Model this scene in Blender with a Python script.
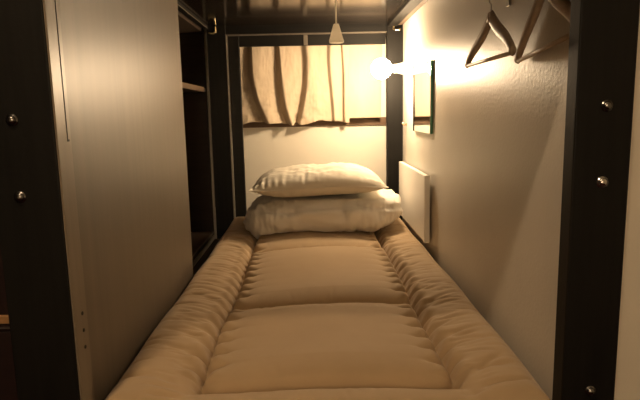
import bpy, bmesh, math, random
import numpy as np
from mathutils import Matrix, Vector, noise

for o in list(bpy.data.objects):
    bpy.data.objects.remove(o)
SC = bpy.context.scene
COL = SC.collection
Z0 = 1.07                       # camera height above the floor; all shapes below are measured from the lens

# ------------------------------------------------------------------ camera
FPX = 557.0
def cam_basis(vp=(311, 112), vv=(395, 3719)):
    a = np.array([vp[0]-320, vp[1]-200, FPX]); a /= np.linalg.norm(a)
    b = np.array([vv[0]-320, vv[1]-200, FPX]); b -= a*(a@b); b /= np.linalg.norm(b)
    x = np.cross(b, a)
    if x[0] < 0: x = -x
    return np.array([x, a, -b])
RB = cam_basis()
cd = bpy.data.cameras.new('camera'); cam = bpy.data.objects.new('camera', cd); COL.objects.link(cam)
cd.sensor_width = 36; cd.lens = FPX/640*36; cd.clip_start = 0.01
M = Matrix.Identity(4)
for j, v in enumerate((RB@np.array([1, 0, 0]), RB@np.array([0, -1, 0]), RB@np.array([0, 0, -1]))):
    for i in range(3): M[i][j] = float(v[i])
M[2][3] = Z0
cam.matrix_world = M
SC.camera = cam

# ------------------------------------------------------------------ world, exposure
w = bpy.data.worlds.new('world'); SC.world = w; w.use_nodes = True
w.node_tree.nodes['Background'].inputs[0].default_value = (0.05, 0.04, 0.03, 1)
w.node_tree.nodes['Background'].inputs[1].default_value = 0.05
vs = SC.view_settings
vs.view_transform = 'Standard'; vs.look = 'None'; vs.gamma = 1; vs.use_curve_mapping = False
vs.exposure = 0.22
BULB = 225.0                    # radiance of the glowing globe
BULB_COL = (1.0, 0.73, 0.455)
HALL = 430.0
HALL_COL = (1.0, 0.71, 0.43)
FILL = 34.0                     # added globe behind the camera, soft fill into the bunk

# ------------------------------------------------------------------ materials
def mat(name, col, rough=0.5, spec=0.5, metal=0.0, var=0.0, vscale=(20, 20, 20), bump=0.0, bscale=200.0,
        emit=None, coat=0.0, col2=None, bdist=0.002, trans=0.0, ior=1.45, subs=0.0, sheen=0.0):
    m = bpy.data.materials.new(name); m.use_nodes = True
    nt = m.node_tree; b = nt.nodes['Principled BSDF']
    b.inputs['Roughness'].default_value = rough
    b.inputs['Specular IOR Level'].default_value = spec
    b.inputs['Metallic'].default_value = metal
    b.inputs['Coat Weight'].default_value = coat
    b.inputs['Transmission Weight'].default_value = trans
    b.inputs['IOR'].default_value = ior
    b.inputs['Sheen Weight'].default_value = sheen
    c = (*col, 1)
    b.inputs['Base Color'].default_value = c
    tc = nt.nodes.new('ShaderNodeTexCoord')
    if var > 0:
        mp = nt.nodes.new('ShaderNodeMapping'); mp.inputs['Scale'].default_value = vscale
        nt.links.new(tc.outputs['Object'], mp.inputs['Vector'])
        n = nt.nodes.new('ShaderNodeTexNoise'); n.inputs['Scale'].default_value = 1.0
        n.inputs['Detail'].default_value = 6; n.inputs['Roughness'].default_value = 0.6
        nt.links.new(mp.outputs[0], n.inputs['Vector'])
        r = nt.nodes.new('ShaderNodeValToRGB')
        c2 = col2 if col2 else tuple(x*(1-var) for x in col)
        r.color_ramp.elements[0].position = 0.3; r.color_ramp.elements[1].position = 0.7
        r.color_ramp.elements[0].color = (*c2, 1); r.color_ramp.elements[1].color = c
        nt.links.new(n.outputs['Fac'], r.inputs['Fac'])
        nt.links.new(r.outputs['Color'], b.inputs['Base Color'])
    if bump > 0:
        n2 = nt.nodes.new('ShaderNodeTexNoise'); n2.inputs['Scale'].default_value = bscale
        n2.inputs['Detail'].default_value = 3
        nt.links.new(tc.outputs['Object'], n2.inputs['Vector'])
        bp = nt.nodes.new('ShaderNodeBump'); bp.inputs['Strength'].default_value = bump
        bp.inputs['Distance'].default_value = bdist
        nt.links.new(n2.outputs['Fac'], bp.inputs['Height'])
        nt.links.new(bp.outputs['Normal'], b.inputs['Normal'])
    if emit:
        b.inputs['Emission Color'].default_value = (*emit[0], 1)
        b.inputs['Emission Strength'].default_value = emit[1]
    return m

MT = dict(
    black=mat('black_stained_wood', (0.0095, 0.0085, 0.0070), 0.55, 0.25, var=0.45, vscale=(60, 60, 3), bump=0.15, bscale=90),
    blackh=mat('black_stained_wood_crosswise', (0.0095, 0.0085, 0.0070), 0.5, 0.3, var=0.45, vscale=(3, 60, 60), bump=0.15, bscale=90),
    gloss=mat('dark_gloss_board', (0.016, 0.012, 0.009), 0.14, 0.55, var=0.3, vscale=(5, 40, 5)),
    door=mat('brushed_brown_laminate', (0.150, 0.116, 0.080), 0.40, 0.75, var=0.2, vscale=(20, 30, 0.8)),
    dooredge=mat('pale_laminate_edge', (0.22, 0.175, 0.125), 0.36, 0.6, var=0.15, vscale=(30, 50, 1.5)),
    slot=mat('dark_groove', (0.02, 0.017, 0.013), 0.7),
    cabinet=mat('dark_brown_board', (0.055, 0.038, 0.026), 0.5, 0.4, var=0.3, vscale=(4, 40, 40)),
    shelf=mat('brown_shelf_edge', (0.13, 0.09, 0.06), 0.5, 0.4, var=0.2, vscale=(40, 4, 40)),
    plaster=mat('cream_embossed_wallpaper', (0.70, 0.655, 0.57), 0.36, 0.5, var=0.05, vscale=(6, 6, 6), bump=0.42, bscale=120, bdist=0.002),
    wall=mat('cream_wall', (0.76, 0.71, 0.61), 0.7, 0.3, var=0.04, vscale=(5, 5, 5), bump=0.1, bscale=150),
    hall=mat('hall_wall', (0.72, 0.66, 0.55), 0.75, 0.3, var=0.05, vscale=(6, 6, 6), bump=0.15, bscale=120),
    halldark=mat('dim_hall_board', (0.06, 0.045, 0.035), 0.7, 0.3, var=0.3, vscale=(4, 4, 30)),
    carpet=mat('dark_maroon_carpet', (0.055, 0.018, 0.016), 0.95, 0.1, var=0.4, vscale=(150, 150, 150), bump=0.5, bscale=300),
    maroon=mat('dark_maroon_board', (0.022, 0.010, 0.009), 0.6, 0.3, var=0.3, vscale=(4, 4, 40)),
    ochre=mat('ochre_wood', (0.40, 0.22, 0.09), 0.5, 0.4, var=0.3, vscale=(4, 40, 40)),
    steel=mat('brushed_steel', (0.62, 0.60, 0.56), 0.30, 0.5, metal=1.0),
    trim=mat('dull_metal_edge', (0.24, 0.21, 0.17), 0.5, 0.5, metal=0.7),
    bolt=mat('dark_chrome_bolt', (0.30, 0.29, 0.28), 0.22, 0.5, metal=1.0),
    brightbolt=mat('bright_chrome_bolt', (0.85, 0.83, 0.80), 0.18, 0.5, metal=1.0),
    brass=mat('brass', (0.62, 0.50, 0.30), 0.35, 0.5, metal=1.0),
    futon=mat('tan_cotton', (0.49, 0.350, 0.205), 0.8, 0.25, var=0.06, vscale=(8, 8, 8), bump=0.12, bscale=600, bdist=0.001, sheen=0.15),
    duvet=mat('white_cotton', (0.86, 0.82, 0.74), 0.8, 0.25, var=0.03, vscale=(9, 9, 9), bump=0.12, bscale=400, bdist=0.001),
    pillow=mat('ivory_cotton', (0.80, 0.735, 0.61), 0.75, 0.25, var=0.03, vscale=(9, 9, 9), bump=0.12, bscale=400, bdist=0.001),
    curtain=mat('beige_curtain_cloth', (0.53, 0.43, 0.315), 0.8, 0.2, var=0.05, vscale=(80, 80, 4), bump=0.2, bscale=500, bdist=0.001),
    sill=mat('brown_window_wood', (0.15, 0.09, 0.05), 0.5, 0.4, var=0.3, vscale=(4, 40, 40)),
    glass=mat('dark_window_glass', (0.03, 0.04, 0.05), 0.05, 0.6),
    white=mat('white_painted_metal', (0.90, 0.88, 0.83), 0.4, 0.5),
    offwhite=mat('white_plastic', (0.80, 0.77, 0.70), 0.4, 0.5),
    cone=mat('translucent_white_plastic', (0.88, 0.84, 0.76), 0.4, 0.4),
    cord=mat('white_cord', (0.75, 0.71, 0.63), 0.8, 0.2),
    mirror=mat('mirror_silver', (0.92, 0.93, 0.90), 0.015, 0.5, metal=1.0),
    mirroredge=mat('green_glass_edge', (0.14, 0.40, 0.26), 0.15, 0.6),
    hanger=mat('brown_hanger_wood', (0.50, 0.37, 0.245), 0.5, 0.4, var=0.25, vscale=(40, 6, 40)),
    hangerbar=mat('pale_hanger_bar', (0.60, 0.47, 0.33), 0.45, 0.5, var=0.15, vscale=(60, 4, 60)),
    fillbulb=mat('added_fill_globe', (0.9, 0.85, 0.75), 0.3, 0.5, emit=(BULB_COL, FILL)),
    bulb=mat('glowing_opal_globe', (0.9, 0.85, 0.75), 0.3, 0.5, emit=(BULB_COL, BULB)),
    halllamp=mat('hall_lamp_lens', (0.9, 0.85, 0.75), 0.3, 0.5, emit=(HALL_COL, HALL)),
    hallceil=mat('hall_ceiling_paint', (0.70, 0.66, 0.58), 0.8, 0.2, var=0.04, vscale=(5, 5, 5)),
)

def translucent(m, f, col):
    nt = m.node_tree; b = nt.nodes['Principled BSDF']; out = nt.nodes['Material Output']
    t = nt.nodes.new('ShaderNodeBsdfTranslucent'); t.inputs['Color'].default_value = (*col, 1)
    mx = nt.nodes.new('ShaderNodeMixShader'); mx.inputs[0].default_value = f
    nt.links.new(b.outputs[0], mx.inputs[1]); nt.links.new(t.outputs[0], mx.inputs[2]); nt.links.new(mx.outputs[0], out.inputs['Surface'])
translucent(MT['cone'], 0.6, (0.95, 0.90, 0.80)); translucent(MT['cord'], 0.5, (0.9, 0.85, 0.75))

# ------------------------------------------------------------------ helpers
def thing(name, base, label, cat, group=None, kind=None):
    o = bpy.data.objects.new(name, None); COL.objects.link(o)
    o.empty_display_size = 0.05
    o.location = (base[0], base[1], base[2]+Z0)
    o['label'] = label
    if cat: o['category'] = cat
    if group: o['group'] = group
    if kind: o['kind'] = kind
    return o

def abs_loc(o):
    v = Vector(o.location)
    while o.parent: o = o.parent; v += o.location
    return v

def part(name, data, m, parent, smooth=False, origin=None):
    """one mesh under parent, shape given in lens-relative coordinates"""
    V, F = data
    V = np.array(V, dtype=float)
    if origin is None: origin = V.mean(axis=0)
    me = bpy.data.meshes.new(name)
    me.from_pydata((V-np.array(origin)).tolist(), [], F)
    me.update()
    bm = bmesh.new(); bm.from_mesh(me); bmesh.ops.recalc_face_normals(bm, faces=bm.faces); bm.to_mesh(me); bm.free()
    if smooth:
        me.polygons.foreach_set('use_smooth', [True]*len(me.polygons))
    me.materials.append(MT[m] if isinstance(m, str) else m)
    o = bpy.data.objects.new(name, me); COL.objects.link(o)
    p = Vector((float(origin[0]), float(origin[1]), float(origin[2])+Z0))
    if parent is not None:
        o.location = p - abs_loc(parent); o.parent = parent
    else:
        o.location = p
    return o

def tag(o, label, cat=None, group=None, kind=None):
    o['label'] = label
    if cat: o['category'] = cat
    if group: o['group'] = group
    if kind: o['kind'] = kind
    return o

def struct(name, data, m, label, smooth=False):
    o = part(name, data, m, None, smooth); return tag(o, label, kind='structure')

def join(*ds):
    V, F = [], []
    for v, f in ds:
        n = len(V); V += [tuple(p) for p in v]; F += [tuple(i+n for i in q) for q in f]
    return V, F

def box(x0, x1, y0, y1, z0, z1, bev=0.002, seg=1):
    bm = bmesh.new()
    bmesh.ops.create_cube(bm, size=1)
    for v in bm.verts:
        v.co = ((x0+x1)/2+v.co.x*(x1-x0), (y0+y1)/2+v.co.y*(y1-y0), (z0+z1)/2+v.co.z*(z1-z0))
    if bev > 0:
        bmesh.ops.bevel(bm, geom=list(bm.edges), offset=bev, segments=seg, affect='EDGES', profile=0.5)
    bm.verts.index_update()
    V = [tuple(v.co) for v in bm.verts]; F = [tuple(v.index for v in f.verts) for f in bm.faces]
    bm.free()
    return V, F

def sweep(path, ra, rb=None, ref=(1, 0, 0), n=12, caps=True):
    """elliptic tube along path; ra = half size across ref, rb = half size along ref"""
    P = [Vector(p) for p in path]; V, F = [], []
    k = len(P)
    if not hasattr(ra, '__len__'): ra = [ra]*k
    if rb is None: rb = ra
    if not hasattr(rb, '__len__'): rb = [rb]*k
    ref = Vector(ref)
    for i in range(k):
        t = (P[min(i+1, k-1)]-P[max(i-1, 0)]).normalized()
        r = (ref - t*ref.dot(t))
        if r.length < 1e-4: r = t.orthogonal()
        r.normalize(); s = t.cross(r)
        for j in range(n):
            a = 2*math.pi*j/n
            V.append(tuple(P[i]+s*(ra[i]*math.cos(a))+r*(rb[i]*math.sin(a))))
    for i in range(k-1):
        for j in range(n):
            F.append((i*n+j, i*n+(j+1) % n, (i+1)*n+(j+1) % n, (i+1)*n+j))
    if caps:
        F.append(tuple(range(n))[::-1]); F.append(tuple((k-1)*n+j for j in range(n)))
    return V, F

def lathe(prof, axis='z', at=(0, 0, 0), n=24, sgn=1):
    """prof: (distance along axis, radius)"""
    V, F = [], []
    for d, r in prof:
        for j in range(n):
            a = 2*math.pi*j/n; c, s = r*math.cos(a), r*math.sin(a)
            p = {'z': (c, s, d*sgn), 'x': (d*sgn, c, s), 'y': (c, d*sgn, s)}[axis]
            V.append((p[0]+at[0], p[1]+at[1], p[2]+at[2]))
    k = len(prof)
    for i in range(k-1):
        for j in range(n):
            F.append((i*n+j, i*n+(j+1) % n, (i+1)*n+(j+1) % n, (i+1)*n+j))
    F.append(tuple(range(n))); F.append(tuple((k-1)*n+j for j in range(n)))
    return V, F

def sm(x): return x*x*(3-2*x)
def clamp01(a): return np.clip(a, 0, 1)
rng = random.Random(7)

# key planes (metres from the lens)
XW = 0.54      # right wall of the bay
YF0, YF1 = 1.055, 1.10   # front posts
YB = 3.30      # front of the rear posts
YW = 3.47      # back wall
ZT = 0.475     # underside of the upper bunk
ZFL = -Z0
ZC = 1.36      # hall ceiling

# ------------------------------------------------------------------ setting
struct('floor', box(-2.2, 1.9, -1.3, 3.6, ZFL-0.08, ZFL, 0), 'carpet', 'dark maroon carpet floor under the bunk')
struct('ceiling', box(-2.2, 1.9, -1.3, 3.6, ZC, ZC+0.08, 0), 'hallceil', 'plain pale ceiling above the bunks')
struct('wall_back', box(-1.1, 0.62, YW, YW+0.1, ZFL, ZC, 0), 'wall', 'cream wall at the head of the bunk')
struct('wall_right', box(XW, XW+0.06, YF1+0.004, YW, ZFL, ZC, 0), 'plaster', 'cream embossed wallpaper wall beside the futon')
struct('wall_front_right', box(0.6095, 1.9, YF0+0.006, YF1+0.1, ZFL, ZC, 0), 'hall', 'cream hall wall beside the black post')
struct('wall_hall_side', box(1.9, 2.0, -1.3, 1.2, ZFL, ZC, 0), 'hall', 'cream end wall of the hall')
struct('wall_hall_rear', box(-2.2, 1.9, -1.4, -1.3, ZFL, ZC, 0), 'hall', 'cream wall across the hall')
struct('wall_hall_far', box(-2.3, -2.2, -1.3, 3.6, ZFL, ZC, 0), 'halldark', 'dim end wall beyond the neighbouring bunk')

# window behind the curtain
win = thing('window_1', (0, YW, -0.09), 'brown framed window behind the beige curtain', None, kind='structure')
part('window_sill', box(-0.47, 0.47, YW-0.013, YW-0.002, -0.088, -0.040), 'sill', win)
part('window_frame', join(box(-0.47, 0.425, YW-0.02, YW-0.002, 0.44, 0.47), box(-0.47, -0.43, YW-0.02, YW-0.002, -0.040, 0.44),
                          box(0.395, 0.425, YW-0.02, YW-0.002, -0.040, 0.44), box(0.02, 0.05, YW-0.02, YW-0.002, -0.040, 0.44)), 'sill', win)
for x0, x1 in ((-0.43, 0.02), (0.05, 0.395)):
    part('pane', box(x0, x1, YW-0.012, YW-0.006, -0.040, 0.44, 0), 'glass', win)

# ------------------------------------------------------------------ the bunk
bunk = thing('bunk_bed', (0, 1.08, ZFL), 'black wooden bunk frame with corner posts and glossy upper deck around the futon', 'bunk bed')
def bolt(p, x, z, y=YF0, m='bolt'):
    r = 0.0085
    prof = [(0, r*1.35), (0.0015, r*1.35), (0.0018, r)]+[(0.0018+r*0.75*math.sin(a), r*math.cos(a)) for a in np.linspace(0.2, 1.45, 6)]
    part('bolt', lathe(prof, 'y', (x, y, z), 20, -1), m, p, True)
PXL, PXR = -0.480, 0.499
pl = part('post', box(-0.605, PXL, YF0, YF1, ZFL, ZC-0.05, 0.003, 2), 'black', bunk)
pr = part('post', box(PXR, 0.609, YF0, YF1, ZFL, ZC-0.05, 0.003, 2), 'black', bunk)
for z in (0.0, -0.145, -0.575, 0.42):
    bolt(pl, -0.556, z-0.003)
    bolt(pr, 0.557, z, m='brightbolt' if z == -0.145 else 'bolt')
# rear posts, header and set-back inner frame
ZR0 = ZFL
rl = part('post', box(-0.586, -0.478, YB, YB+0.05, ZR0, ZT+0.12, 0.002), 'black', bunk)
rr = part('post', box(0.446, XW-0.002, YB, YB+0.05, ZR0, ZT+0.12, 0.002), 'black', bunk)
part('header_beam', box(-0.478, 0.446, YB+0.002, YB+0.048, 0.449, ZT+0.12, 0.002), 'blackh', bunk)
part('inner_frame', join(box(-0.4745, -0.410, YB+0.052, YB+0.085, -0.70, 0.452, 0.002),
                         box(-0.410, 0.446, YB+0.054, YB+0.083, 0.385, 0.452, 0.002)), 'blackh', bunk)
part('trim_strip', join(box(-0.4795, -0.4765, YB-0.002, YB+0.055, -0.66, 0.4475, 0), box(-0.4765, 0.446, YB-0.001, YB+0.05, 0.4445, 0.4475, 0)), 'trim', bunk)
part('edge_strip', box(-0.5885, -0.5855, YB-0.001, YB+0.04, -0.55, ZT-0.01, 0), 'trim', bunk)
part('bracket_plate', box(-0.034, -0.010, YB+0.0495, YB+0.054, 0.386, 0.444, 0.001), 'trim', bunk)
# upper deck
part('upper_deck', box(-0.60, XW-0.004, YF1+0.002, YB+0.10, ZT+0.022, ZT+0.05, 0.001), 'gloss', bunk)
part('upper_rail', box(XW-0.09, XW-0.034, YF1, YB, ZT, ZT+0.12, 0.003), 'black', bunk)
part('cleat', box(XW-0.033, XW-0.003, YF1, YB, ZT+0.006, ZT+0.045, 0.003), 'shelf', bunk)
part('upper_rail', box(-0.615, -0.575, YF1, YB, ZT+0.008, ZT+0.12, 0.003), 'black', bunk)
part('rail_strip', box(-0.578, -0.576, YF1+0.01, YB-0.001, ZT+0.0045, ZT+0.0075, 0), 'trim', bunk)
part('shade_fascia', box(PXL+0.001, PXR-0.001, YF0+0.004, YF1-0.004, 0.25, ZT+0.13, 0.003), 'blackh', bunk)  # out of view; lower edge set to cast the slanting shade on the right wall
# lower deck
part('lower_deck', box(-0.60, XW-0.006, YF1+0.002, YB-0.002, -0.775, -0.745, 0.002), 'cabinet', bunk)
part('lower_rail', box(PXL+0.001, PXR-0.001, YF0+0.006, YF1, -0.86, -0.72, 0.003), 'blackh', bunk)
part('lower_rail', box(-0.60, -0.57, YF1+0.002, YB-0.002, -0.88, -0.777, 0.003), 'black', bunk)
part('lower_rail', box(XW-0.04, XW-0.006, YF1+0.002, YB-0.002, -0.88, -0.777, 0.003), 'black', bunk)
# brass catches at the upper rear corners
for sx, x, p in ((1, -0.547, rl), (-1, 0.497, rr)):
    part('catch', join(box(x-0.005+0.012*sx, x+0.005+0.012*sx, YB-0.006, YB-0.0005, 0.455, 0.492, 0.002),
                       sweep([(x+0.012*sx, YB-0.008, 0.463), (x+0.004*sx, YB-0.02, 0.452), (x-0.012*sx, YB-0.024, 0.452), (x-0.022*sx, YB-0.02, 0.456)], 0.0045, n=8, ref=(0, 0, 1))), 'brass', p)

# ------------------------------------------------------------------ laminate sliding panel on the left
XD = -0.497
door = thing('sliding_panel', (XD-0.02, 1.68, -0.74), 'brushed brown laminate sliding panel beside the futon', 'panel')
part('panel', box(XD-0.03, XD, 1.108, 2.215, -0.744, ZT, 0.002), 'door', door)
part('edge_stile', box(XD+0.0005, XD+0.007, 1.104, 1.150, -0.70, ZT-0.004, 0.0015), 'dooredge', door)
XS = PXL+0.0045
st = part('lining_strip', box(PXL+0.0003, XS, YF0+0.001, 1.106, -0.70, 0.247, 0.001), 'dooredge', door)
part('groove', box(XS-0.0002, XS+0.0008, 1.0975, 1.0993, -0.043, 0.245, 0), 'slot', st)
part('groove', box(XS-0.0002, XS+0.0008, 1.0975, 1.1055, -0.047, -0.043, 0), 'slot', st)
for z in (-0.395, -0.431, -0.467):
    part('screw', lathe([(0, 0.0040), (0.0012, 0.0040), (0.002, 0.003)], 'x', (XS-0.0002, 1.092, z), 12), 'slot', st)

# ------------------------------------------------------------------ open cabinet behind the panel
cab = thing('wardrobe', (-0.78, 2.75, -0.74), 'dark brown open wardrobe recess behind the laminate panel', 'wardrobe')
CX0, CX1, CY0, CY1 = -0.99, -0.619, 1.9, 3.40
part('back_panel', box(CX0-0.015, CX0, CY0, CY1, -0.74, ZT+0.10), 'cabinet', cab)
part('side_panel', box(CX0, CX1, CY1-0.018, CY1, -0.74, ZT+0.10), 'cabinet', cab)
part('side_panel', box(CX0, CX1, CY0, CY0+0.018, -0.74, ZT+0.10), 'cabinet', cab)
part('top_panel', box(CX0, CX1, CY0+0.018, CY1-0.018, ZT-0.005, ZT+0.015), 'cabinet', cab)
part('bottom_panel', box(CX0, CX1, CY0+0.018, CY1-0.018, -0.74, -0.715), 'cabinet', cab)
sh = part('shelf', box(CX0, CX1-0.001, CY0+0.018, CY1-0.018, 0.130, 0.153), 'cabinet', cab)
part('shelf_edge', box(CX1-0.001, CX1+0.004, CY0+0.018, YB-0.0, 0.128, 0.155, 0.001), 'shelf', sh)

# neighbouring bunk glimpsed beyond the left post
nb = thing('neighbour_bunk', (-1.2, 1.3, ZFL), 'dim neighbouring bunk side with ochre ledge beyond the black post', 'bunk bed')
part('side_board', box(-1.9, -0.62, 1.229, 1.24, ZFL, -0.4845, 0.002), 'maroon', nb)
part('ledge', box(-1.9, -0.62, 1.228, 1.240, -0.465, -0.447, 0.001), 'ochre', nb)
part('metal_strip', box(-1.9, -0.62, 1.226, 1.230, -0.4762, -0.4730, 0), 'steel', nb)
part('strip_backing', box(-1.9, -0.62, 1.2305, 1.240, -0.484, -0.4655, 0.001), 'maroon', nb)
part('back_board', box(-1.9, -0.62, 1.242, 1.265, -0.48, ZC-0.02, 0.002), 'maroon', nb)

# ------------------------------------------------------------------ futon
def futon():
    x0, x1, y0, y1 = -0.4865, 0.520, 1.110, 3.285
    ZS = -0.676            # seam level
    nx, ny = 250, 520
    xs = np.linspace(0, 1, nx); ys = np.linspace(0, 1, ny)
    X, Y = np.meshgrid(x0+(x1-x0)*xs, y0+(y1-y0)*ys, indexing='ij')
    pitch = 0.078
    sc = np.abs(np.sin(np.pi*Y/pitch))                       # 0 at the tufts
    XL = -0.272-0.006*(Y-1.2) - 0.015*sc + 0.004*np.sin(7*Y)
    XR = 0.318+0.015*sc+0.004*np.sin(6*Y+1)
    dL, dR = X-XL, XR-X
    # cross seams of the middle panels
    seams = [1.245, 1.785, 2.545, 3.08]
    bow = 0.010*np.sin(9*X+1)
    dy = np.full_like(X, 9.0)
    for s in seams: dy = np.minimum(dy, np.abs(Y-(s+bow)))
    inside = (dL > 0) & (dR > 0)
    front = Y < seams[0]+bow
    dx = np.minimum(np.abs(dL), np.abs(dR))
    prof = lambda d, k, w: k*(1-np.exp(-d/w))
    # middle panels
    cr2 = lambda d, a: 0.62*(1-np.exp(-d/a))+0.38*(1-np.exp(-(d/0.009)**2))
    puff = 0.058*cr2(np.maximum(dx, 0), 0.034)*cr2(dy, 0.028)
    mid = puff + 0.012*np.exp(-((X-0.02)/0.25)**2)*clamp01(dy/0.1)
    # side rolls
    wl = np.where(dL < 0, XL-x0, x1-XR)
    t = clamp01(dx/np.maximum(wl, 1e-3))
    roll = 0.070*np.sqrt(np.maximum(0, 1-(1-np.minimum(t*1.55, 1))**2.2))
    roll = roll*(1-0.55*np.exp(-dx/0.030)*(1-sc)**1.5)            # tufted lobes
    fr = prof(dy, 0.046, 0.024)
    H = np.where(inside, mid, roll)
    # the front roll runs across the whole width
    fm = clamp01((seams[0]+bow-Y)/0.03)
    H = np.where(front & inside, fr, H)
    wf = np.exp(-dx/0.09)*front*(~inside)
    H = H*(1-wf)+np.maximum(H, fr)*wf
    # tuft dimples on the long seams
    H += 0.019*(sc-0.35)*np.exp(-((dx-0.024)/0.022)**2)*(Y > seams[0]+0.03)
    H -= 0.024*np.exp(-(dx/0.020)**2)*np.exp(-((sc)/0.42)**2)*((Y > seams[0]-0.01))
    # gathers: short creases across the rolls, longest at the seam
    r = random.Random(11)
    for side in (0, 1):
        for _ in range(150):
            cy = r.uniform(1.14, 3.05)
            ln = r.uniform(0.04, 0.15)
            off = r.choice([r.uniform(0, 0.05), r.uniform(0, 0.16)])
            ang = r.uniform(-0.28, 0.28); wd = r.uniform(0.005, 0.011); dp = r.uniform(0.0012, 0.0052)
            if side == 0: cx = -0.275-off-ln/2
            else: cx = 0.32+off+ln/2
            u = (X-cx)*math.cos(ang)+(Y-cy)*math.sin(ang)
            v = -(X-cx)*math.sin(ang)+(Y-cy)*math.cos(ang)+0.15*u*u/ln*r.uniform(-1, 1)
            H -= dp*np.exp(-(v/wd)**2)*clamp01(1.2-np.abs(u)/(ln/2))*clamp01((np.abs(u) < ln/2*1.2)*1.0)*(~inside)
    # faint pulls on the middle panels near seams
    for _ in range(60):
        s = r.choice(seams[:3]); cx = r.uniform(-0.26, 0.31); ln = r.uniform(0.04, 0.11)
        cy = s + r.choice([-1, 1])*(ln/2+0.006); ang = r.uniform(-0.35, 0.35)
        u = (Y-cy)*math.cos(ang)+(X-cx)*math.sin(ang)
        v = -(Y-cy)*math.sin(ang)+(X-cx)*math.cos(ang)
        H -= r.uniform(0.0006, 0.0022)*np.exp(-(v/r.uniform(0.006, 0.014))**2)*clamp01(1.2-np.abs(u)/(ln/2))*inside
    # a few deep folds seen near the front
    for (ax, ay, bx, by, dp, wd) in ((0.318, 1.36, 0.335, 1.25, 0.016, 0.014), (0.335, 1.25, 0.24, 1.225, 0.010, 0.012), (0.40, 1.265, 0.47, 1.315, 0.014, 0.009),
                                     (-0.272, 1.33, -0.265, 1.24, 0.014, 0.014), (-0.30, 1.40, -0.44, 1.43, 0.010, 0.009),
                                     (-0.40, 1.86, -0.475, 1.84, 0.010, 0.008), (0.36, 1.74, 0.49, 1.80, 0.011, 0.008), (-0.30, 1.62, -0.42, 1.60, 0.007, 0.008),
                                     (0.33, 1.60, 0.46, 1.63, 0.009, 0.009), (0.34, 1.46, 0.44, 1.50, 0.009, 0.010), (-0.46, 1.25, -0.30, 1.23, 0.008, 0.012)):
        L = math.hypot(bx-ax, by-ay); ux, uy = (bx-ax)/L, (by-ay)/L
        u = (X-ax)*ux+(Y-ay)*uy; v = -(X-ax)*uy+(Y-ay)*ux
        H -= 0.6*dp*np.exp(-(v/(1.2*wd))**2)*np.exp(-(np.maximum(0, np.maximum(-u, u-L))/0.02)**2)*np.where(u < 0, 1, clamp01(1.3-u/L))
    H += 0.004*np.sin(5*X+3*Y)+0.003*np.sin(11*Y-4*X+1)
    # rounded outer edges
    e = np.minimum(np.minimum(X-x0, x1-X), np.minimum(Y-y0, y1-Y))
    R = 0.055
    q = clamp01(e/R)
    drop = R*(1-np.sqrt(np.maximum(0, 1-(1-q)**2)))
    Z = ZS+H-drop
    # edge billow
    nn = nx*ny
    V = np.stack([X, Y, Z], -1).reshape(-1, 3)
    idx = np.arange(nn).reshape(nx, ny)
    F = np.stack([idx[:-1, :-1], idx[1:, :-1], idx[1:, 1:], idx[:-1, 1:]], -1).reshape(-1, 4).tolist()
    rim = list(idx[:, 0])+list(idx[-1, 1:])+list(idx[-2::-1, -1])+list(idx[0, -2:0:-1])
    low = V[rim].copy(); low[:, 2] = -0.7435
    b = nn+np.arange(len(rim))
    V = np.vstack([V, low])
    for i in range(len(rim)):
        j = (i+1) % len(rim)
        F.append((int(rim[i]), int(b[i]), int(b[j]), int(rim[j])))
    F.append(tuple(int(k) for k in b))
    return V, F, (X, Y, Z)
FV, FF, FG = futon()
o = part('futon', (FV, FF), 'futon', None, True, origin=(0.014, 2.2, -0.7435))
tag(o, 'thick tan quilted futon mattress with tufted side rolls', 'futon')

def futon_z(x, y):
    X, Y, Z = FG
    a = (x-X[0, 0])/(X[-1, 0]-X[0, 0])*(X.shape[0]-1); b = (y-Y[0, 0])/(Y[0, -1]-Y[0, 0])*(X.shape[1]-1)
    i = max(0, min(int(a), X.shape[0]-2)); j = max(0, min(int(b), X.shape[1]-2))
    return float(Z[max(0, i-1):i+3, max(0, j-1):j+3].max())

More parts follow.
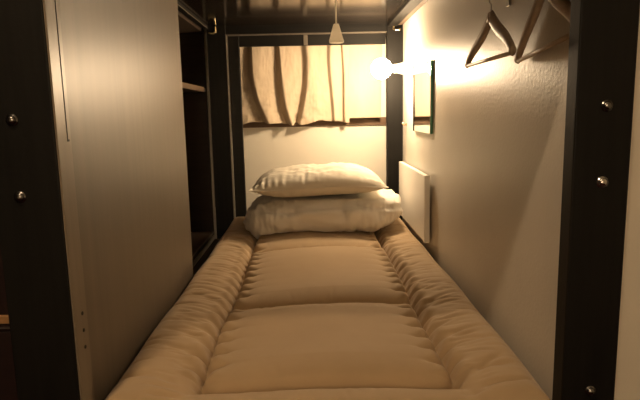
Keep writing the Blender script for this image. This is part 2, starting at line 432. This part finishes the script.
# ------------------------------------------------------------------ folded duvet
def fbm(p, s, o=3):
    return noise.fractal(Vector(p)*s, 1.0, 2.0, o)
def duvet():
    cx, cy, cz = 0.048, 2.985, -0.535
    a, b, c = 0.415, 0.262, 0.112
    nu, nv = 150, 110
    V, F = [], []
    for i in range(nu+1):
        s = -1+2*i/nu
        th = s*math.pi/2
        X = math.copysign(abs(math.sin(th))**0.55, th)       # along the width
        k = max(0.0, 1-abs(X)**5)**(1/2.4)
        for j in range(nv):
            p = 2*math.pi*j/nv
            cyy = math.copysign(abs(math.cos(p))**0.72, math.cos(p)); czz = math.copysign(abs(math.sin(p))**0.78, math.sin(p))
            x = cx+a*X*(1-0.05*max(0, -czz)*0.6)
            kk = 0.25+0.75*k if False else k
            y = cy+b*cyy*kk**0.55
            z = cz+c*czz*kk**0.8
            # droop of the left end, lift of the right corner
            z += -0.030*(-X if X < 0 else 0)**2 + 0.024*(X if X > 0 else 0)**2.2
            z += 0.006*math.sin(5*x+1)
            d = fbm((x*1.0, y*1.2, z*1.4), 6.0)*0.020+fbm((x*2.4, y, z*0.8+3), 12.0)*0.012
            d += -0.010*math.exp(-((z-(cz+0.055+0.012*math.sin(9*x)))/0.010)**2)*(1 if cyy < 0.2 else 0)   # fold between the layers
            d += -0.005*math.exp(-((x-0.0)/0.006)**2)-0.004*math.exp(-((x-0.22)/0.006)**2)-0.004*math.exp(-((x+0.2)/0.006)**2)  # quilting
            nrm = Vector((X**5, cyy, czz))
            if nrm.length > 1e-5: nrm.normalize()
            x, y, z = x+nrm.x*d, y+nrm.y*d, z+nrm.z*d
            # pressed down by the pillow
            tz = -0.442
            ow = max(0.0, min(1.0, max(abs(x-0.03)-0.355, abs(y-2.955)-0.225)/0.05))
            if z > tz: z = tz+(z-tz)*0.45*ow
            fz = futon_z(x, y)+0.006
            if z < fz: z = fz+0.0005
            y = min(y, 3.29)
            V.append((x, y, z))
    for i in range(nu):
        for j in range(nv):
            F.append((i*nv+j, i*nv+(j+1) % nv, (i+1)*nv+(j+1) % nv, (i+1)*nv+j))
    return V, F
dv = part('duvet', duvet(), 'duvet', None, True, origin=(0.048, 2.985, -0.63))
tag(dv, 'white folded duvet lying on the futon under the pillow', 'duvet')

# ------------------------------------------------------------------ pillow
def pillow():
    cx, cy, zb = 0.030, 2.955, -0.436
    a, b = 0.345, 0.215
    nu, nv = 150, 90
    g = {}
    V, F = [], []
    def pos(u, v, top):
        # u, v in -1..1; pinched edges, pointed corners
        ex = 1-0.10*(1-abs(v)**2.0)*abs(u)**3
        ey = 1-0.10*(1-abs(u)**2.0)*abs(v)**3
        x = a*u*(1-0.055*(1-v*v)*abs(u)**4); y = b*v*(1-0.05*(1-u*u)*abs(v)**4)
        pu = max(0, 1-abs(u)**3.4); pv = max(0, 1-abs(v)**2.8)
        T = (pu**0.60)*(pv**0.55)
        seam = 0.060+0.006*math.sin(3*u+0.5)
        if top:
            z = seam+T*0.098
            # gathers fanning out from the seams
            e = 1-max(abs(u), abs(v))
            ang = u*9 if abs(v) > abs(u) else v*6
            gth = (0.65*math.sin(u*44+3*math.sin(u*9)+v*3)+0.5*math.sin(u*71+2*math.sin(u*5)-v*2))*math.exp(-(1-abs(v))/0.30)*min(1, (1-abs(v))/0.05)
            gth2 = math.sin(v*26+2*math.sin(v*7))*math.exp(-(1-abs(u))/0.16)*min(1, (1-abs(u))/0.05)
            z += 0.0095*gth*(0.7-0.3*u)*(0.55+0.9*fbm((x*9, y*5, 2.0), 1.0))+0.005*gth2
            z += 0.012*fbm((x+4, y, 0.3), 6.0)*T + 0.005*fbm((x*1.5, y*3, 7.3), 14.0)*T
        else:
            z = seam-T*0.060 + 0.002*math.sin(u*40)*math.exp(-(1-abs(v))/0.2)*min(1, (1-abs(v))/0.05)
        return (cx+x, cy+y, max(zb+z, -0.4395))
    for top in (1, 0):
        for i in range(nu+1):
            for j in range(nv+1):
                edge = i in (0, nu) or j in (0, nv)
                if edge and (i, j) in g and not top:
                    g[(i, j, 0)] = g[(i, j)]; continue
                su = math.sin(math.pi/2*(-1+2*i/nu)); svv = math.sin(math.pi/2*(-1+2*j/nv))
                V.append(pos(su, svv, top))
                if edge: g[(i, j)] = len(V)-1
                g[(i, j, top)] = len(V)-1
        for i in range(nu):
            for j in range(nv):
                q = (g[(i, j, top)], g[(i+1, j, top)], g[(i+1, j+1, top)], g[(i, j+1, top)])
                F.append(q if top else q[::-1])
    rim = [V[g[(i, 0)]] for i in range(0, nu+1)]+[V[g[(nu, j)]] for j in range(1, nv+1)]+[V[g[(i, nv)]] for i in range(nu-1, -1, -1)]+[V[g[(0, j)]] for j in range(nv-1, 0, -1)]
    return (V, F), rim
pd, rim = pillow()
pil = part('pillow', pd, 'pillow', None, True, origin=(0.03, 2.955, -0.435))
tag(pil, 'plump ivory pillow lying on the folded white duvet', 'pillow')
part('piping', sweep(rim+[rim[0]], 0.003, n=6, ref=(0, 0, 1), caps=False), 'pillow', pil, True)

# ------------------------------------------------------------------ curtain
def curtain():
    xa, xb = -0.455, 0.432
    zt, zb = 0.43, -0.058
    nx, nz = 420, 70
    # (x at top, x at bottom, width top, width bottom, step towards the room)
    st = [(-0.357, -0.275, 0.022, 0.050, 0.044), (-0.194, -0.128, 0.026, 0.045, 0.042), (-0.030, -0.075, 0.050, 0.030, 0.038),
          (0.118, 0.130, 0.024, 0.022, 0.020), (0.192, 0.208, 0.014, 0.012, 0.024)]
    V, F = [], []
    for k in range(nz+1):
        t = k/nz
        for i in range(nx+1):
            s = i/nx
            x = xa+(xb-xa)*s
            x -= 0.010*t*s                       # right edge leans in
            y = 0.0
            pts = [(xa, 0.0)]
            cur = 0.0
            for (xt, xo, wt, wo, a) in st:
                tt = t**2.4
                xc = xt+(xo-xt)*tt+0.006*math.sin(5*t+xt*30); ww = wt+(wo-wt)*t; aa = a*(0.75+0.45*t)
                pts.append((xc-ww/2, 0.014)); pts.append((xc+ww/2, 0.014-aa))
            pts.append((xb, 0.0))
            for q in range(len(pts)-1):
                if pts[q][0] <= x <= pts[q+1][0]:
                    f = (x-pts[q][0])/max(1e-6, pts[q+1][0]-pts[q][0])
                    f = sm(f) if q % 2 == 1 else f*0.5+0.5*sm(f)
                    y = pts[q][1]+(pts[q+1][1]-pts[q][1])*f; break
            soft = 1.0
            y += 0.003*math.sin(30*x+3*t)+0.004*fbm((x*3, 0, t*0.8), 3.0)
            lw = max(0.0, min(1.0, (0.12-x)/0.1))
            y += lw*(0.010*t*t*fbm((x*2.2+5, 1.0, t*2.2), 5.0)+0.004*fbm((x*9, 3.0, t*1.6+2), 2.0))
            y -= lw*0.012*max(0.0, (t-0.86)/0.14)**2*(0.5+0.5*math.sin(23*x+1.5))   # hem kicks out
            hem = zb - 0.013*max(0, -y)/0.03*(1 if x < 0.1 else 0.2) + 0.008*math.sin(19*x+0.6) + 0.004*math.sin(47*x)
            if x > 0.23: hem = zb+0.016
            z = zt+(hem-zt)*t
            V.append((x, 3.412+y, z))
    n1 = nx+1
    for k in range(nz):
        for i in range(nx):
            F.append((k*n1+i, k*n1+i+1, (k+1)*n1+i+1, (k+1)*n1+i))
    return V, F
cu = part('curtain', curtain(), 'curtain', None, True, origin=(0, 3.42, 0.43))
so = cu.modifiers.new('thickness', 'SOLIDIFY'); so.thickness = 0.002
tag(cu, 'short beige curtain hanging in loose folds over the window', 'curtain')
rod = thing('curtain_rod', (0, 3.414, 0.43), 'thin metal rod carrying the beige curtain', 'curtain rod')
part('rod', sweep([(-0.56, 3.414, 0.436), (0.525, 3.414, 0.436)], 0.005, n=10, ref=(0, 0, 1)), 'steel', rod, True)
for x in (-0.56, 0.525):
    part('end_cap', lathe([(0, 0.008), (0.012, 0.008)], 'x', (x-0.006, 3.414, 0.436), 14), 'steel', rod)
    part('rod_bracket', box(x-0.004, x+0.004, 3.416, YW-0.0005, 0.431, 0.441), 'steel', rod)

# ------------------------------------------------------------------ wall lamp
BX, BY, BZ = 0.390, 3.00, 0.217
lamp = thing('wall_lamp', (XW, BY, BZ), 'glowing round globe bulb in a white socket on the wall by the post', 'lamp')
part('socket', lathe([(0, 0.046), (0.008, 0.046), (0.012, 0.040), (0.030, 0.036), (0.086, 0.023), (0.099, 0.022)], 'x', (XW-0.0008, BY, BZ), 28, -1), 'offwhite', lamp, True)
part('bulb', lathe([(-0.0535, 0.003)]+[(0.054*math.sin(a), 0.054*math.cos(a)) for a in np.linspace(-1.4, 1.15, 18)]+[(0.060, 0.0165), (0.0655, 0.0155)], 'x', (BX-0.014, BY, BZ), 32), 'bulb', lamp, True)

# ------------------------------------------------------------------ mirror
mi = thing('wall_mirror', (XW, 2.70, -0.11), 'frameless rectangular mirror with green glass edge on the cream wall', 'mirror')
part('glass_edge', box(XW-0.0125, XW-0.0015, 2.485, 2.905, -0.108, 0.213, 0.0006), 'mirroredge', mi)
part('mirror_face', box(XW-0.0135, XW-0.0126, 2.4865, 2.9035, -0.1065, 0.2115, 0), 'mirror', mi)

# small brass key hook below the lamp
hk = thing('key_hook', (XW, 3.17, -0.08), 'tiny brass knob on the wall between lamp and white panel', 'hook')
part('plate', lathe([(0, 0.008), (0.003, 0.008)], 'x', (XW-0.0005, 3.17, -0.08), 14, -1), 'brass', hk)
part('knob', sweep([(XW-0.003, 3.17, -0.08), (XW-0.016, 3.17, -0.085), (XW-0.022, 3.17, -0.078), (XW-0.022, 3.17, -0.066)], [0.004, 0.004, 0.005, 0.006], n=10, ref=(0, 1, 0)), 'brass', hk, True)

# ------------------------------------------------------------------ white wall panel
wp = thing('wall_panel', (XW, 2.85, -0.63), 'flat white panel mounted upright on the wall beside the duvet', 'wall panel')
part('panel', box(XW-0.034, XW-0.012, 2.50, 3.235, -0.602, -0.295, 0.003, 2), 'white', wp)
part('end_cap', box(XW-0.036, XW-0.011, 2.482, 2.4995, -0.604, -0.293, 0.002), 'white', wp)
for y in (2.62, 3.1):
    part('mount', box(XW-0.0118, XW-0.0006, y-0.03, y+0.03, -0.52, -0.40, 0.001), 'steel', wp)

# ------------------------------------------------------------------ pull cord with cone grip
px, py, zb_ = 0.113, 2.40, 0.283
pc = thing('pull_cord', (px, py, zb_), 'white cone grip on a thin cord hanging before the curtain', 'pull cord')
part('cord', sweep([(px, py, zb_+0.074), (px, py, ZT+0.012)], 0.0030, n=8, ref=(1, 0, 0)), 'cord', pc, True)
part('grip', lathe([(0.002, 0.026), (0, 0.029), (0.004, 0.0315), (0.010, 0.0305), (0.072, 0.0125), (0.0765, 0.010), (0.077, 0.004)], 'z', (px, py, zb_), 28), 'cone', pc, True)
part('switch_box', lathe([(0, 0.012), (0.006, 0.022), (0.0235, 0.022)], 'z', (px, py, ZT-0.002), 24), 'offwhite', pc)

# ------------------------------------------------------------------ coat hangers on the right wall
def hanger(cy, x, zbar, w, h, label, hooklabel, tilt, roll=0.0, bow=0.022):
    """triangle of two contoured arms and a trouser bar; tilt turns it about the vertical"""
    t = thing('coat_hanger', (x, cy, zbar), label, 'hanger', 'wooden hangers on the wall')
    ct, st_ = math.cos(tilt), math.sin(tilt)
    cr, sr = math.cos(roll), math.sin(roll); ht = h+0.068
    def P(s, z, out=0.0):
        s, z = s*cr+(z-ht)*sr, ht+(z-ht)*cr-s*sr      # swing about the hook
        return (x+s*st_-out*ct, cy+s*ct+out*st_, zbar+z)
    for sg in (-1, 1):
        path, ra, rb = [], [], []
        for k in range(15):
            f = k/14
            s = sg*(w*f)
            z = h*(1-f)+0.004-0.004*math.sin(2*math.pi*f)
            out = bow*f*f
            path.append(P(s, z, out)); ra.append(0.0185-0.006*f+0.002*math.sin(math.pi*f)); rb.append(0.0085-0.001*f)
        part('arm', sweep(path, ra, rb, ref=(ct, -st_, 0), n=14), 'hanger', t, True)
    part('trouser_bar', sweep([P(-w+0.004, 0.002, bow), P(0, 0.002, bow), P(w-0.004, 0.002, bow)], 0.0055, n=12, ref=(0, 0, 1)), 'hangerbar', t, True)
    part('neck', sweep([P(0, h-0.012), P(0, h+0.006), P(0, h+0.016)], [0.019, 0.018, 0.009], [0.010, 0.0095, 0.006], ref=(ct, -st_, 0), n=14), 'hanger', t, True)
    zt = h+0.052
    hp = [P(0, h+0.012), P(0, h+0.035)]
    for k in range(9):
        a = -math.pi/2+k*math.pi*1.2/8
        hp.append((x+0.0*ct, P(0, 0)[1]+0.0, 0) and P(0.016*math.cos(a), zt+0.016*math.sin(a)))
    part('hook', sweep(hp, 0.0016, n=8, ref=(ct, -st_, 0)), 'steel', t, True)
    # the wall hook it hangs from
    q = thing('wall_hook', (XW, cy, zbar+zt+0.004), hooklabel, 'hook', 'hooks above the hangers')
    part('plate', box(XW-0.004, XW-0.0005, cy-0.011, cy+0.011, zbar+zt-0.022, zbar+zt+0.03, 0.001), 'steel', q)
    zz = zbar+zt+0.0105
    part('peg', sweep([(XW-0.003, cy, zz), (x-0.006, cy, zz), (x-0.013, cy, zz+0.004), (x-0.016, cy, zz+0.016)], 0.0035, n=10, ref=(0, 1, 0)), 'steel', q, True)
hanger(1.556, 0.492, 0.128, 0.200, 0.112, 'brown wooden hanger with trouser bar on the wall, nearer the mirror', 'steel wall hook holding the hanger nearer the mirror', 0.0, 0.0, 0.008)
hanger(1.296, 0.527, 0.128, 0.170, 0.140, 'brown wooden hanger with trouser bar on the wall, beside the black post', 'steel wall hook holding the hanger beside the black post', 0.0, 0.09, 0.0)

# ------------------------------------------------------------------ hall ceiling lamp
hl = thing('ceiling_lamp', (-0.62, 0.34, ZC), 'small round ceiling lamp in the hall outside the bunk', 'lamp')
part('ring', lathe([(0, 0.075), (0.012, 0.072), (0.014, 0.060), (0.006, 0.058)], 'z', (-0.62, 0.34, ZC-0.0005), 32, -1), 'offwhite', hl, True)
part('lens', lathe([(0.0065, 0.055), (0.010, 0.050), (0.0125, 0.030), (0.0130, 0.005)], 'z', (-0.62, 0.34, ZC-0.0005), 28, -1), 'halllamp', hl, True)

# added globe, out of view, for soft light from the camera side
ol = thing('wall_lamp', (0.05, -1.30, 0.30), 'added large globe light behind the camera, brightening the bunk from the front', 'lamp')
part('socket', lathe([(0, 0.06), (0.012, 0.06), (0.02, 0.04), (0.06, 0.035)], 'y', (0.05, -1.2995, 0.30), 28), 'offwhite', ol, True)
part('bulb', lathe([(0.12*math.sin(a), 0.12*math.cos(a)) for a in np.linspace(-1.28, 1.54, 20)], 'y', (0.05, -1.124, 0.30), 32), 'fillbulb', ol, True)
